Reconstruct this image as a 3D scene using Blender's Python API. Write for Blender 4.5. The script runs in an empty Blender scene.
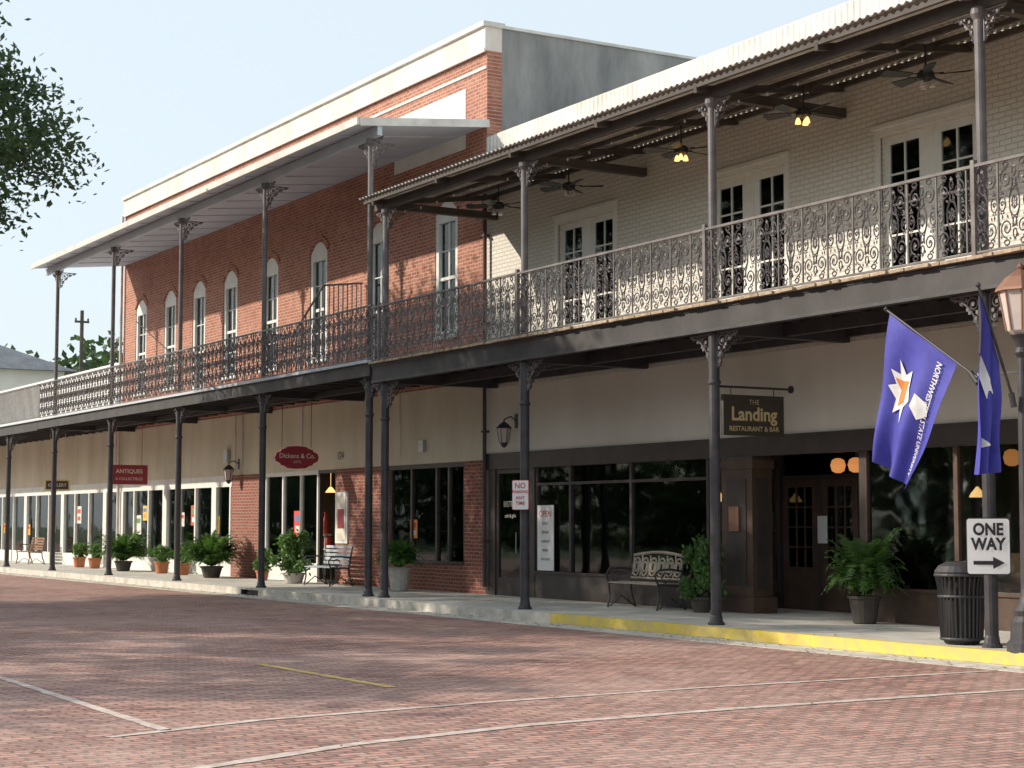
import bpy, math, random
from mathutils import Vector, Matrix
random.seed(7)
R=math.radians
sc=bpy.context.scene
sc.view_settings.view_transform='Standard'
sc.view_settings.look='None'
sc.view_settings.exposure=0

# ---------------------------------------------------------------- helpers
class MB:
    def __init__(s): s.v=[];s.f=[];s.m=[]
    def add(s,vs,fs,m=0):
        o=len(s.v); s.v+=[tuple(p) for p in vs]; s.f+=[tuple(i+o for i in f) for f in fs]; s.m+=[m]*len(fs)
    def box(s,x0,x1,y0,y1,z0,z1,m=0):
        if x0>x1:x0,x1=x1,x0
        if y0>y1:y0,y1=y1,y0
        if z0>z1:z0,z1=z1,z0
        s.add([(x0,y0,z0),(x1,y0,z0),(x1,y1,z0),(x0,y1,z0),(x0,y0,z1),(x1,y0,z1),(x1,y1,z1),(x0,y1,z1)],
              [(0,3,2,1),(4,5,6,7),(0,1,5,4),(1,2,6,5),(2,3,7,6),(3,0,4,7)],m)
    def beam(s,p0,p1,w,h,m=0):
        p0=Vector(p0);p1=Vector(p1);d=(p1-p0).normalized()
        up=Vector((0,0,1)) if abs(d.z)<.95 else Vector((1,0,0))
        a=d.cross(up).normalized()*w/2; b=a.cross(d).normalized()*h/2
        vs=[p0-a-b,p0+a-b,p0+a+b,p0-a+b,p1-a-b,p1+a-b,p1+a+b,p1-a+b]
        s.add(vs,[(0,3,2,1),(4,5,6,7),(0,1,5,4),(1,2,6,5),(2,3,7,6),(3,0,4,7)],m)
    def tube(s,pts,r,n=5,m=0,closed=False,caps=True):
        pts=[Vector(p) for p in pts]; N=len(pts)
        rs=r if isinstance(r,(list,tuple)) else [r]*N
        vs=[];prev=None
        for i,p in enumerate(pts):
            if closed: d=(pts[(i+1)%N]-pts[i-1])
            else: d=pts[min(i+1,N-1)]-pts[max(i-1,0)]
            if d.length<1e-9:d=Vector((0,0,1))
            d.normalize()
            if prev is None:
                a=Vector((0,1,0)) if abs(d.y)<.9 else Vector((1,0,0))
            else: a=prev
            a=(a-d*a.dot(d))
            if a.length<1e-6:a=Vector((1,0,0))-d*d.x
            a.normalize(); prev=a; b=d.cross(a)
            for k in range(n):
                t=2*math.pi*k/n
                vs.append(p+(a*math.cos(t)+b*math.sin(t))*rs[i])
        fs=[]
        L=N if closed else N-1
        for i in range(L):
            j=(i+1)%N
            for k in range(n):
                k2=(k+1)%n
                fs.append((i*n+k,i*n+k2,j*n+k2,j*n+k))
        if not closed and caps:
            fs.append(tuple(range(n-1,-1,-1))); fs.append(tuple((N-1)*n+k for k in range(n)))
        s.add(vs,fs,m)
    def cyl(s,p0,p1,r0,r1=None,n=12,m=0):
        s.tube([p0,p1],[r0,r0 if r1 is None else r1],n,m)
    def lathe(s,c,prof,n=16,m=0,a0=0):
        vs=[];fs=[]
        for (r,z) in prof:
            for k in range(n):
                t=2*math.pi*k/n+a0
                vs.append((c[0]+r*math.cos(t),c[1]+r*math.sin(t),c[2]+z))
        for i in range(len(prof)-1):
            for k in range(n):
                k2=(k+1)%n
                fs.append((i*n+k,i*n+k2,(i+1)*n+k2,(i+1)*n+k))
        fs.append(tuple(range(n-1,-1,-1))); fs.append(tuple((len(prof)-1)*n+k for k in range(n)))
        s.add(vs,fs,m)
    def mesh(s,name,mats,smooth=False):
        me=bpy.data.meshes.new(name); me.from_pydata(s.v,[],s.f)
        for m in mats: me.materials.append(m)
        me.polygons.foreach_set('material_index',s.m)
        if smooth: me.polygons.foreach_set('use_smooth',[True]*len(s.f))
        me.update(); return me
    def obj(s,name,mats,parent=None,smooth=False,loc=(0,0,0),rz=0):
        return inst(name,s.mesh(name,mats,smooth),parent,loc,rz)
def inst(name,me,parent=None,loc=(0,0,0),rz=0,scale=1):
    o=bpy.data.objects.new(name,me); sc.collection.objects.link(o)
    o.location=loc;o.rotation_euler=(0,0,rz);o.scale=(scale,)*3 if not isinstance(scale,tuple) else scale
    if parent:o.parent=parent
    return o
def empty(name):
    o=bpy.data.objects.new(name,None); sc.collection.objects.link(o); return o

# ---------------------------------------------------------------- materials
def newmat(name):
    m=bpy.data.materials.new(name);m.use_nodes=True;nt=m.node_tree
    return m,nt,nt.nodes['Principled BSDF'],nt.nodes,nt.links
def mat(name,c,rough=.6,metal=0,var=.15,vs=1.5,c2=None,bump=0,bs=30,emit=None,es=0,spec=None,streak=0):
    m,nt,b,N,L=newmat(name)
    b.inputs['Roughness'].default_value=rough;b.inputs['Metallic'].default_value=metal
    if spec is not None:b.inputs['Specular IOR Level'].default_value=spec
    g=N.new('ShaderNodeNewGeometry')
    n=N.new('ShaderNodeTexNoise');n.inputs['Scale'].default_value=vs;n.inputs['Detail'].default_value=7;n.inputs['Roughness'].default_value=.65
    if streak:
        mp=N.new('ShaderNodeMapping');mp.inputs['Scale'].default_value=(1,1,streak);L.new(g.outputs['Position'],mp.inputs[0]);L.new(mp.outputs[0],n.inputs['Vector'])
    else: L.new(g.outputs['Position'],n.inputs['Vector'])
    r=N.new('ShaderNodeValToRGB');r.color_ramp.elements[0].position=.33;r.color_ramp.elements[1].position=.67
    a=c2 if c2 else tuple(x*(1-var) for x in c); bb=c if c2 else tuple(min(1,x*(1+var)) for x in c)
    r.color_ramp.elements[0].color=(*a,1);r.color_ramp.elements[1].color=(*bb,1)
    L.new(n.outputs['Fac'],r.inputs['Fac']);L.new(r.outputs['Color'],b.inputs['Base Color'])
    if bump:
        n2=N.new('ShaderNodeTexNoise');n2.inputs['Scale'].default_value=bs;n2.inputs['Detail'].default_value=4
        L.new(g.outputs['Position'],n2.inputs['Vector'])
        bp=N.new('ShaderNodeBump');bp.inputs['Strength'].default_value=bump;bp.inputs['Distance'].default_value=.02
        L.new(n2.outputs['Fac'],bp.inputs['Height']);L.new(bp.outputs['Normal'],b.inputs['Normal'])
    if emit:
        b.inputs['Emission Color'].default_value=(*emit,1);b.inputs['Emission Strength'].default_value=es
    return m
def brick(name,c1,c2,mortar,bw=.22,bh=.078,ms=.009,axes='XZ',bump=.5,stain=.3,rough=.85,stain_c=None,offs=.5,wob=.03,bdist=.01,stain2=None,s2=.6):
    m,nt,b,N,L=newmat(name);b.inputs['Roughness'].default_value=rough
    g=N.new('ShaderNodeNewGeometry');s=N.new('ShaderNodeSeparateXYZ');c=N.new('ShaderNodeCombineXYZ')
    L.new(g.outputs['Position'],s.inputs[0]);L.new(s.outputs[axes[0]],c.inputs[0]);L.new(s.outputs[axes[1]],c.inputs[1])
    nz=N.new('ShaderNodeTexNoise');nz.inputs['Scale'].default_value=2.3;L.new(c.outputs[0],nz.inputs['Vector'])
    ad=N.new('ShaderNodeVectorMath');ad.operation='MULTIPLY_ADD';ad.inputs[1].default_value=(wob,wob,0)
    L.new(nz.outputs['Color'],ad.inputs[0]);L.new(c.outputs[0],ad.inputs[2])
    t=N.new('ShaderNodeTexBrick');t.offset=offs
    for k,v in (('Scale',1),('Brick Width',bw),('Row Height',bh),('Mortar Size',ms),('Mortar Smooth',.3),('Bias',0)):t.inputs[k].default_value=v
    t.inputs['Color1'].default_value=(*c1,1);t.inputs['Color2'].default_value=(*c2,1);t.inputs['Mortar'].default_value=(*mortar,1)
    L.new(ad.outputs[0],t.inputs['Vector'])
    n=N.new('ShaderNodeTexNoise');n.inputs['Scale'].default_value=.45;n.inputs['Detail'].default_value=9;n.inputs['Roughness'].default_value=.7
    L.new(g.outputs['Position'],n.inputs['Vector'])
    r=N.new('ShaderNodeValToRGB');r.color_ramp.elements[0].position=.38;r.color_ramp.elements[1].position=.68
    r.color_ramp.elements[0].color=(0,0,0,1);r.color_ramp.elements[1].color=(stain,)*3+(1,)
    L.new(n.outputs['Fac'],r.inputs['Fac'])
    mx=N.new('ShaderNodeMix');mx.data_type='RGBA';mx.inputs[7].default_value=(*(stain_c or tuple(x*.6 for x in c1)),1)
    L.new(r.outputs['Color'],mx.inputs[0]);L.new(t.outputs['Color'],mx.inputs[6])
    out=mx.outputs[2]
    if stain2:
        n4=N.new('ShaderNodeTexNoise');n4.inputs['Scale'].default_value=3.2;n4.inputs['Detail'].default_value=6;n4.inputs['Roughness'].default_value=.8
        L.new(g.outputs['Position'],n4.inputs['Vector']);r4=N.new('ShaderNodeValToRGB');r4.color_ramp.elements[0].position=.48;r4.color_ramp.elements[1].position=.66
        r4.color_ramp.elements[0].color=(0,0,0,1);r4.color_ramp.elements[1].color=(s2,s2,s2,1);L.new(n4.outputs['Fac'],r4.inputs['Fac'])
        m4=N.new('ShaderNodeMix');m4.data_type='RGBA';m4.inputs[7].default_value=(*stain2,1);L.new(r4.outputs['Color'],m4.inputs[0]);L.new(out,m4.inputs[6]);out=m4.outputs[2]
    L.new(out,b.inputs['Base Color'])
    n3=N.new('ShaderNodeTexNoise');n3.inputs['Scale'].default_value=9;n3.inputs['Detail'].default_value=3;L.new(c.outputs[0],n3.inputs['Vector'])
    mm=N.new('ShaderNodeMath');mm.operation='MULTIPLY_ADD';mm.inputs[1].default_value=-.8;L.new(n3.outputs['Fac'],mm.inputs[0]);L.new(t.outputs['Fac'],mm.inputs[2])
    bp=N.new('ShaderNodeBump');bp.inputs['Strength'].default_value=bump;bp.inputs['Distance'].default_value=bdist;bp.invert=True
    L.new(mm.outputs[0],bp.inputs['Height']);L.new(bp.outputs['Normal'],b.inputs['Normal'])
    return m
def glass(name,tint=(.45,.5,.48),refl=.12):
    m,nt,b,N,L=newmat(name);N.remove(b)
    o=N['Material Output'];tr=N.new('ShaderNodeBsdfTransparent');tr.inputs[0].default_value=(*tint,1)
    gl=N.new('ShaderNodeBsdfGlossy');gl.inputs['Roughness'].default_value=.03;gl.inputs[0].default_value=(.85,.9,.92,1)
    g=N.new('ShaderNodeNewGeometry');nz=N.new('ShaderNodeTexNoise');nz.inputs['Scale'].default_value=.9;L.new(g.outputs['Position'],nz.inputs['Vector'])
    bp=N.new('ShaderNodeBump');bp.inputs['Strength'].default_value=.15;bp.inputs['Distance'].default_value=.04;L.new(nz.outputs['Fac'],bp.inputs['Height']);L.new(bp.outputs['Normal'],gl.inputs['Normal'])
    f=N.new('ShaderNodeFresnel');f.inputs[0].default_value=1.4
    ad=N.new('ShaderNodeMath');ad.operation='ADD';ad.inputs[1].default_value=refl-.04;ad.use_clamp=True
    L.new(f.outputs[0],ad.inputs[0]);mx=N.new('ShaderNodeMixShader')
    L.new(ad.outputs[0],mx.inputs[0]);L.new(tr.outputs[0],mx.inputs[1]);L.new(gl.outputs[0],mx.inputs[2]);L.new(mx.outputs[0],o.inputs[0])
    return m
def leafmat(name,c,c2):
    m=mat(name,c2,.55,0,c2=c,vs=1.1);nt=m.node_tree;N=nt.nodes;L=nt.links
    b=N['Principled BSDF'];o=N['Material Output'];t=N.new('ShaderNodeBsdfTranslucent')
    t.inputs[0].default_value=(c2[0]*1.3,c2[1]*1.5,c2[2],1)
    mx=N.new('ShaderNodeMixShader');mx.inputs[0].default_value=.3
    L.new(b.outputs[0],mx.inputs[1]);L.new(t.outputs[0],mx.inputs[2]);L.new(mx.outputs[0],o.inputs[0]);return m

M_brick=brick('red_brick',(.50,.165,.09),(.31,.09,.055),(.52,.43,.36),stain=.55,stain_c=(.24,.09,.06),stain2=(.56,.30,.21),ms=.011)
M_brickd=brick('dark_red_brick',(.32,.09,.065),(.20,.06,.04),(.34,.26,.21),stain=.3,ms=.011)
M_wbrick=brick('white_painted_brick',(.80,.78,.72),(.75,.73,.67),(.55,.53,.48),bump=.7,stain=.45,stain_c=(.62,.59,.52),stain2=(.66,.63,.57),s2=.5,ms=.011)
M_road=brick('street_brick',(.54,.29,.235),(.25,.12,.10),(.10,.07,.06),bw=.235,bh=.108,ms=.014,axes='YX',bump=1,stain=.6,stain_c=(.55,.39,.33),rough=.8,bdist=.03,wob=.09,stain2=(.22,.125,.105),s2=.7)
M_stucco=mat('cream_stucco',(.72,.66,.53),.9,c2=(.57,.50,.38),vs=.8,bump=.2,streak=.35)
M_wstucco=mat('white_stucco',(.79,.765,.70),.9,c2=(.68,.65,.575),vs=.7,bump=.15,streak=.35)
M_gstucco=mat('grey_stucco',(.38,.375,.355),.95,c2=(.16,.16,.16),vs=.9,bump=.3,streak=.3)
M_white=mat('white_paint',(.80,.80,.77),.5,c2=(.70,.70,.66),vs=3)
M_cornice=mat('cornice_paint',(.80,.74,.67),.6,c2=(.60,.50,.42),vs=1.4,streak=.4)
M_blk=mat('black_iron',(.045,.042,.048),.5,var=.35,vs=4)
M_fascia=mat('fascia_paint',(.055,.05,.052),.6,c2=(.022,.020,.022),vs=1.6,streak=.6)
M_gry=mat('skylit_grey_iron',(.18,.165,.17),.5,c2=(.10,.09,.095),vs=3)  # upper posts' paler grey puts sky light into the iron colour
M_lace=mat('cast_iron_lace',(.19,.17,.17),.55,c2=(.09,.075,.075),vs=5)
M_dark=mat('dark_brown_paint',(.065,.05,.046),.5,c2=(.04,.032,.03),vs=3)
M_beam=mat('dark_timber_and_room',(.085,.07,.063),.7,c2=(.05,.042,.04),vs=2)
M_deck=mat('deck_boards',(.50,.40,.29),.8,c2=(.24,.17,.11),vs=6)
M_soffit=mat('pale_soffit',(.54,.60,.66),.7,c2=(.45,.51,.57),vs=1)
M_metal=mat('corrugated_metal',(.74,.72,.68),.5,.1,c2=(.50,.47,.43),vs=1.5)
M_glass=glass('window_glass',(.90,.92,.91),.05); M_glassd=glass('dark_glass',(.80,.82,.81),.06)
M_conc=mat('concrete',(.60,.57,.52),.9,c2=(.40,.38,.34),vs=1.7,bump=.2)
M_yel=mat('yellow_paint',(.78,.58,.06),.6,c2=(.54,.44,.20),vs=6)
M_wline=mat('worn_white_paint',(.66,.59,.54),.8,c2=(.40,.28,.24),vs=7)
M_yline=mat('worn_yellow_paint',(.75,.55,.14),.8,c2=(.45,.28,.14),vs=8)
M_grass=mat('ground_grass',(.10,.13,.05),.95,c2=(.06,.09,.03),vs=.3)
M_int=mat('interior_wall',(.34,.27,.20),.9,c2=(.20,.15,.11),vs=.8)
M_intl=mat('interior_light',(.48,.40,.31),.9,c2=(.24,.19,.14),vs=.8)
M_blind=mat('window_blind',(.62,.66,.70),.8,c2=(.44,.48,.52),vs=.9)
M_bark=mat('bark',(.10,.08,.06),.9,c2=(.05,.04,.03),vs=4,bump=.6,bs=12)
M_leaf=leafmat('oak_leaves',(.026,.052,.028),(.062,.10,.046))
M_fern=leafmat('fern_leaves',(.045,.10,.025),(.11,.21,.05))
M_terra=mat('terracotta',(.50,.19,.09),.8,var=.2,vs=6)
M_pot=mat('stone_pot',(.48,.46,.42),.85,var=.2,vs=6); M_dpot=mat('dark_pot',(.07,.06,.05),.8,var=.2,vs=6)
M_sign=mat('sign_dark',(.06,.05,.04),.5); M_gold=mat('gold_letters',(.70,.56,.30),.5)
M_maroon=mat('maroon_sign',(.33,.03,.05),.5,var=.1); M_cream=mat('cream_letters',(.75,.70,.6),.5)
M_signw=mat('sign_white',(.80,.80,.80),.4,var=.04); M_blackp=mat('black_letters',(.015,.015,.015),.5); M_redp=mat('red_letters',(.50,.03,.03),.5)
M_flag=mat('royal_blue_flag',(.065,.066,.40),.7,c2=(.045,.045,.31),vs=5); M_orange=mat('orange_cloth',(.75,.22,.05),.7)
M_lantern=mat('paper_lantern',(.75,.33,.10),.8,emit=(1,.40,.12),es=.5)
M_bulb=mat('lit_bulb',(.9,.7,.4),.5,emit=(1,.58,.2),es=1.8)
M_wood=mat('bench_wood',(.30,.17,.10),.6,c2=(.20,.11,.06),vs=8)
M_bronze=mat('bench_bronze',(.50,.44,.36),.5,.1,c2=(.32,.26,.20),vs=8)
M_copper=mat('lamp_roof_copper',(.30,.16,.11),.5,.4); M_lampg=mat('frosted_lamp_glass',(.55,.48,.45),.3)
M_steel=mat('galvanised_steel',(.45,.45,.45),.4,.6)
M_curbc=mat('curb_concrete',(.66,.62,.56),.9,c2=(.42,.39,.34),vs=3,bump=.2)

def text(body,size,org,xa,ya,m,parent=None,name='lettering',bold=0,align='CENTER',sx=1):
    cu=bpy.data.curves.new('t','FONT');cu.body=body;cu.size=size;cu.align_x=align;cu.align_y='CENTER';cu.offset=bold;cu.resolution_u=3
    o=bpy.data.objects.new('t',cu);sc.collection.objects.link(o)
    bpy.context.view_layer.update()
    me=bpy.data.meshes.new_from_object(o.evaluated_get(bpy.context.evaluated_depsgraph_get()))
    bpy.data.objects.remove(o);me.materials.clear();me.materials.append(m)
    for v in me.vertices:v.co.x*=sx
    if org is None:return me
    xa=Vector(xa).normalized();ya=Vector(ya).normalized();za=xa.cross(ya)
    ob=bpy.data.objects.new(name,me);sc.collection.objects.link(ob)
    ob.matrix_world=Matrix(((xa.x,ya.x,za.x,org[0]),(xa.y,ya.y,za.y,org[1]),(xa.z,ya.z,za.z,org[2]),(0,0,0,1)))
    if parent:ob.parent=parent
    return ob

YP=15.3; YW=17.8
# ---------------------------------------------------------------- ground, road
b=MB();b.box(-500,500,-500,500,-.5,-.004);b.obj('ground',[M_grass])
b=MB();b.box(-160,60,-6,14.35,-.2,0);b.obj('brick_road',[M_road])
b=MB()
x=-160
while x<60:b.box(x,x+2.985,14.35,14.9,-.2,.006);x+=3
b.obj('concrete_gutter',[M_curbc])
b=MB()
x=-90
while x<20:
    for (ya,yb) in ((15.06,16.4),(16.41,17.83)):
        b.box(x,x+1.49,ya,yb,-.1,.15)
    x+=1.5
b.box(-90,20,15.05,19.4,-.15,.142)
b.obj('sidewalk',[M_conc])
b=MB()
x=-90
while x<20:
    if abs(x+39)<.1:
        b.box(-39,-37,14.9,15.055,-.1,.152);b.box(-37,-36.01,14.9,15.055,.12,.1525)
    else: b.box(x,x+2.99,14.9,15.055,-.1,.152)
    x+=3
b.obj('curb',[M_curbc])
b=MB();b.box(-37,-36.01,15.0,15.05,0,.119);b.box(-37,-36.97,14.905,15.0,0,.119);b.box(-36.04,-36.012,14.905,15.0,0,.119);b.obj('storm_drain',[M_blk])
b=MB();b.box(-24,-4,14.893,15.04,.012,.1565);b.obj('yellow_curb_paint',[M_yel])
b=MB()
def strip(pts,w,z,m):
    rn=random.Random(3)
    for i in range(len(pts)-1):
        a=Vector((*pts[i],0));c=Vector((*pts[i+1],0));k=max(1,int((c-a).length/.25));d=(c-a).normalized();nn=Vector((-d.y,d.x,0))
        for j in range(k):
            p=a.lerp(c,j/k);q=a.lerp(c,(j+1)/k);n=nn*w/2*(.85+.3*rn.random())
            b.add([(*(p-n).xy,z),(*(q-n).xy,z),(*(q+n).xy,z),(*(p+n).xy,z)],[(0,1,2,3)],m)
strip([(-12.2,14.3),(-12.25,12),(-12.25,9.5),(-12.1,7.3),(-11.7,5.6),(-11.0,4.0),(-9.8,2)],.13,.005,0)
strip([(-13.9,14.2),(-13.95,10.5),(-13.8,8),(-13.5,5.6),(-13,4.2)],.10,.005,0)
strip([(-18.75,7.8),(-15.5,7.82)],.11,.005,1)
strip([(-19.2,4.85),(-13.2,4.72)],.10,.005,0)
b.obj('road_markings',[M_wline,M_yline])
# fallen leaves along the gutter and on the paving
b=MB();rn=random.Random(21)
for i in range(1500):
    x=rn.uniform(-60,-8);y=14.85-abs(rn.gauss(0,.35)) if rn.random()<.55 else rn.uniform(3,16.8)
    z=.012 if y<14.88 else .158;a=rn.uniform(0,6.28);s=rn.uniform(.02,.045);ca,sa=math.cos(a)*s,math.sin(a)*s
    b.add([(x-ca,y-sa,z),(x+sa*.5,y-ca*.5,z+.006),(x+ca,y+sa,z+.01),(x-sa*.5,y+ca*.5,z+.004)],[(0,1,2,3)],0)
b.obj('fallen_leaves',[mat('dry_leaves',(.30,.20,.09),.8,c2=(.14,.12,.04),vs=9)])

# ---------------------------------------------------------------- ornamental ironwork
def spiral(cx,cz,r0,r1,turns,a0,dr,n=18,y=0):
    out=[]
    for i in range(n+1):
        t=i/n;r=r0+(r1-r0)*t;a=a0+dr*turns*2*math.pi*t
        out.append((cx+r*math.cos(a),y,cz+r*math.sin(a)))
    return out
PW=.60; PS=.50
def lace_panel():
    b=MB();W=PW;r=.0115
    def C(cx,cz,rx,rz,n=12):b.tube([(cx+rx*math.cos(2*math.pi*i/n),0,cz+rz*math.sin(2*math.pi*i/n)) for i in range(n)],r,4,0,closed=True)
    def leaf(x,z,a,l=.055,w=.02):
        ca,sa=math.cos(a),math.sin(a);p=lambda u,v:(x+u*ca-v*sa,0,z+u*sa+v*ca)
        m=(x+l*.5*ca,-.012,z+l*.5*sa);b.add([p(0,0),p(l*.5,w),p(l,0),p(l*.5,-w),m],[(0,1,4),(1,2,4),(2,3,4),(3,0,4),(0,3,2,1)],0)
    b.box(-.012,.012,-.010,.010,0,1.0)
    C(W/2,.5,.095,.16);C(W/2,.5,.045,.075,8)
    for k in range(6):leaf(W/2,.5,k*math.pi/3+.5,.09,.016)
    for sx in (0,1):
        for sz in (0,1):
            cx=.15 if not sx else W-.15; cz=.79 if sz else .21
            a0=(math.pi/2 if sz else -math.pi/2); dr=(1 if not sx else -1)*(1 if sz else -1)
            b.tube(spiral(cx,cz,.115,.025,1.5,a0,dr),r,4)
            for k in range(5):leaf(cx+.115*math.cos(k*1.256),cz+.115*math.sin(k*1.256),k*1.256+.8,.06,.018)
            ex=W/2+(-.095 if not sx else .095)
            b.tube([(cx+( .11 if not sx else -.11),0,cz),(cx+(.12 if not sx else -.12),0,cz+(-.08 if sz else .08)),(ex,0,.5+(.06 if sz else -.06))],r,4)
        cx=.075 if not sx else W-.075
        C(cx,.5,.06,.085,10)
        b.tube(spiral(cx,.5,.035,.01,1.0,0,1,8),r,4)
        for z in (.61,.385):
            leaf(cx,z,math.pi/2 if z>.5 else -math.pi/2,.07,.022);leaf(cx,z,.4,.05,.016);leaf(cx,z,math.pi-.4,.05,.016)
    for z in (.72,.86,.14,.28):C(W/2,z,.035,.055,8)
    for x in (W/4,3*W/4):
        C(x,.955,.05,.032,8);C(x,.045,.05,.032,8)
    for (x,z) in ((W/2,.93),(W/2,.07),(.15,.79),(W-.15,.79),(.15,.21),(W-.15,.21)):
        b.add([(x-.032,0,z),(x,-.009,z-.032),(x+.032,0,z),(x,-.009,z+.032),(x,.012,z)],[(0,1,2,3),(0,3,4),(3,2,4),(2,1,4),(1,0,4)],0)
    return b.mesh('lace_panel',[M_lace])
ME_lace=lace_panel()
def bracket_mesh():
    b=MB();r=.011
    b.box(0,.62,-.012,.012,-.025,0);b.box(0,.025,-.012,.012,-.62,0)
    b.tube([(.6-.42*math.sin(t)-.12*math.sin(t)**2,0,-.04-.55*(1-math.cos(t))**1.0) for t in [math.pi/2*i/10 for i in range(11)]],r*1.3,4)
    b.tube(spiral(.15,-.15,.12,.02,1.6,0,1),r,4);b.tube(spiral(.37,-.10,.08,.015,1.5,math.pi,-1),r,4)
    b.tube(spiral(.10,-.37,.08,.015,1.5,math.pi/2,1),r,4);b.tube(spiral(.52,-.06,.045,.01,1.3,0,1,10),r,4);b.tube(spiral(.06,-.52,.045,.01,1.3,0,1,10),r,4)
    for (x,z) in ((.15,-.15),(.26,-.22),(.22,-.27),(.37,-.1),(.1,-.37),(.28,-.08),(.07,-.27)):b.box(x-.025,x+.025,-.009,.009,z-.025,z+.025)
    return b.mesh('scroll_bracket',[M_gry])
ME_br=bracket_mesh()
def brackets(x,y,z,parent,back=True,k=.8):
    inst('scroll_bracket',ME_br,parent,(x+.07,y,z),0,k);inst('scroll_bracket',ME_br,parent,(x-.07,y,z),math.pi,k)
    if back:inst('scroll_bracket',ME_br,parent,(x,y+.07,z),math.pi/2,k)
def railing(x0,x1,y,z,parent,name='iron_railing'):
    n=round((x1-x0)/PS);st=(x1-x0)/n
    for i in range(n):
        inst('lace_panel',ME_lace,parent,(x0+i*st,y,z+.06),0,(st/PW,1,1))
    b=MB();b.box(x0,x1,y-.025,y+.025,z+1.06,z+1.095);b.box(x0,x1,y-.015,y+.015,z+.035,z+.06)
    b.obj(name,[M_lace],parent)
def posts(xs,y,z0,zd,zt,parent,rl=.078,ru=.062,upper=True):
    b=MB()
    for x in xs:
        b.cyl((x,y,z0),(x,y,zd),rl,rl,14,0);b.lathe((x,y,z0),[(.12,0),(.12,.03),(.095,.05),(.085,.12),(.079,.14)],14,0)
        b.lathe((x,y,zd-.75),[(.08,0),(.095,.02),(.095,.05),(.08,.07)],14,0)
        if upper:
            b.cyl((x,y,zd),(x,y,zt),ru,ru,14,1);b.lathe((x,y,zd),[(.10,.0),(.10,.05),(.063,.08)],14,1);b.lathe((x,y,zt-.14),[(.064,0),(.10,.06),(.10,.14)],14,1)
    b.obj('gallery_posts',[M_blk,M_gry],parent,smooth=False)
def wall(b,x0,x1,z0,z1,y,th,ops,m=0):
    xs=sorted({x0,x1,*[o[0] for o in ops],*[o[1] for o in ops]});zs=sorted({z0,z1,*[o[2] for o in ops],*[o[3] for o in ops]})
    for i in range(len(xs)-1):
        for j in range(len(zs)-1):
            cx=(xs[i]+xs[i+1])/2;cz=(zs[j]+zs[j+1])/2
            if not any(o[0]<cx<o[1] and o[2]<cz<o[3] for o in ops):b.box(xs[i],xs[i+1],y,y+th,zs[j],zs[j+1],m)
def frame(b,x0,x1,z0,z1,y0,y1,w,m):
    b.box(x0,x0+w,y0,y1,z0,z1,m);b.box(x1-w,x1,y0,y1,z0,z1,m);b.box(x0+w,x1-w,y0,y1,z1-w,z1,m);b.box(x0+w,x1-w,y0,y1,z0,z0+w,m)

# ================================================================ WHITE BUILDING
WX0,WX1=-31.1,-9.6
wb=empty('white_commercial_building')
doors=[-27.4,-22.55,-18.45,-14.2,-11.2]
ops=[(c-.95,c+.95,4.78,7.25) for c in doors]
b=MB();wall(b,WX0,WX1,4.30,8.6,YW,.3,ops,0)
b.box(WX0,WX1,YW+.001,YW+.3,8.6,9.40,0)
b.box(WX1-.3,WX1-.001,YW+.3,30,0,9.38,0);b.box(WX0+.02,WX1-.3,29.7,30,0,9.38,0)
b.obj('upper_wall',[M_wbrick],wb)
b=MB();b.box(WX0,WX1,YW-.012,YW+.3,2.97,4.30,0);b.obj('lower_stucco_wall',[M_wstucco],wb)
b=MB();b.box(WX0+.02,WX1-.02,YW-.03,30,9.39,9.47,0);b.obj('roof',[M_metal],wb)
b=MB()
for c in doors:
    x0,x1,z0,z1=c-.95,c+.95,4.78,7.25
    frame(b,x0-.10,x1+.10,z0-.1,z1+.12,YW-.035,YW+.02,.10,0)
    b.box(x0-.14,x1+.14,YW-.07,YW+.0,z1+.12,z1+.18,0)
    b.box(c-.1,c+.1,YW+.05,YW+.12,z0,z1,0)
    for (a,e) in ((x0,c-.1),(c+.1,x1)):
        frame(b,a,e,z0,z1,YW+.06,YW+.11,.12,0);b.box(a+.12,e-.12,YW+.065,YW+.105,z0+.12,z0+.55,0)
        gx0,gx1,gz0,gz1=a+.12,e-.12,z0+.55,z1-.12
        b.box(gx0,gx1,YW+.08,YW+.085,gz0,gz1,1)
        b.box((gx0+gx1)/2-.014,(gx0+gx1)/2+.014,YW+.066,YW+.1,gz0,gz1,0)
        for k in range(1,4):
            zz=gz0+(gz1-gz0)*k/4;b.box(gx0,gx1,YW+.068,YW+.098,zz-.014,zz+.014,0)
    b.box(x0-.1,x1+.1,YW+.6,YW+.62,z0,z1,2)  # dark sheet behind the glass, standing in for the unlit room's shade
b.obj('french_doors',[M_white,M_glassd,M_beam],wb)
b=MB()
b.box(WX0,WX1,YW-.06,YW+.12,2.65,2.97,0)
b.box(WX0,-30.72,YW-.03,YW+.2,.15,2.65,0);b.box(-29.7,-29.2,YW-.03,YW+.2,.15,2.65,0)
frame(b,-30.72,-29.7,.15,2.65,YW,YW+.08,.09,0);b.box(-30.63,-29.79,YW+.03,YW+.038,.24,2.56,1)
b.box(-30.63,-29.79,YW+.0,YW+.07,.24,.5,0);b.cyl((-29.86,YW-.05,1.0),(-29.86,YW-.05,1.4),.012,n=6,m=3)
b.box(-29.2,-23.7,YW-.02,YW+.15,.15,.62,0)
b.box(-29.2,-23.7,YW+.04,YW+.048,.62,2.65,1)
for x in (-29.2,-28.0,-26.0,-23.74):b.box(x,x+.07,YW-.005,YW+.1,.62,2.65,0)
b.box(-29.13,-23.74,YW-.004,YW+.1,2.3,2.35,0);b.box(-29.2,-23.7,YW-.05,YW+.1,.62,.66,0)
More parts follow.
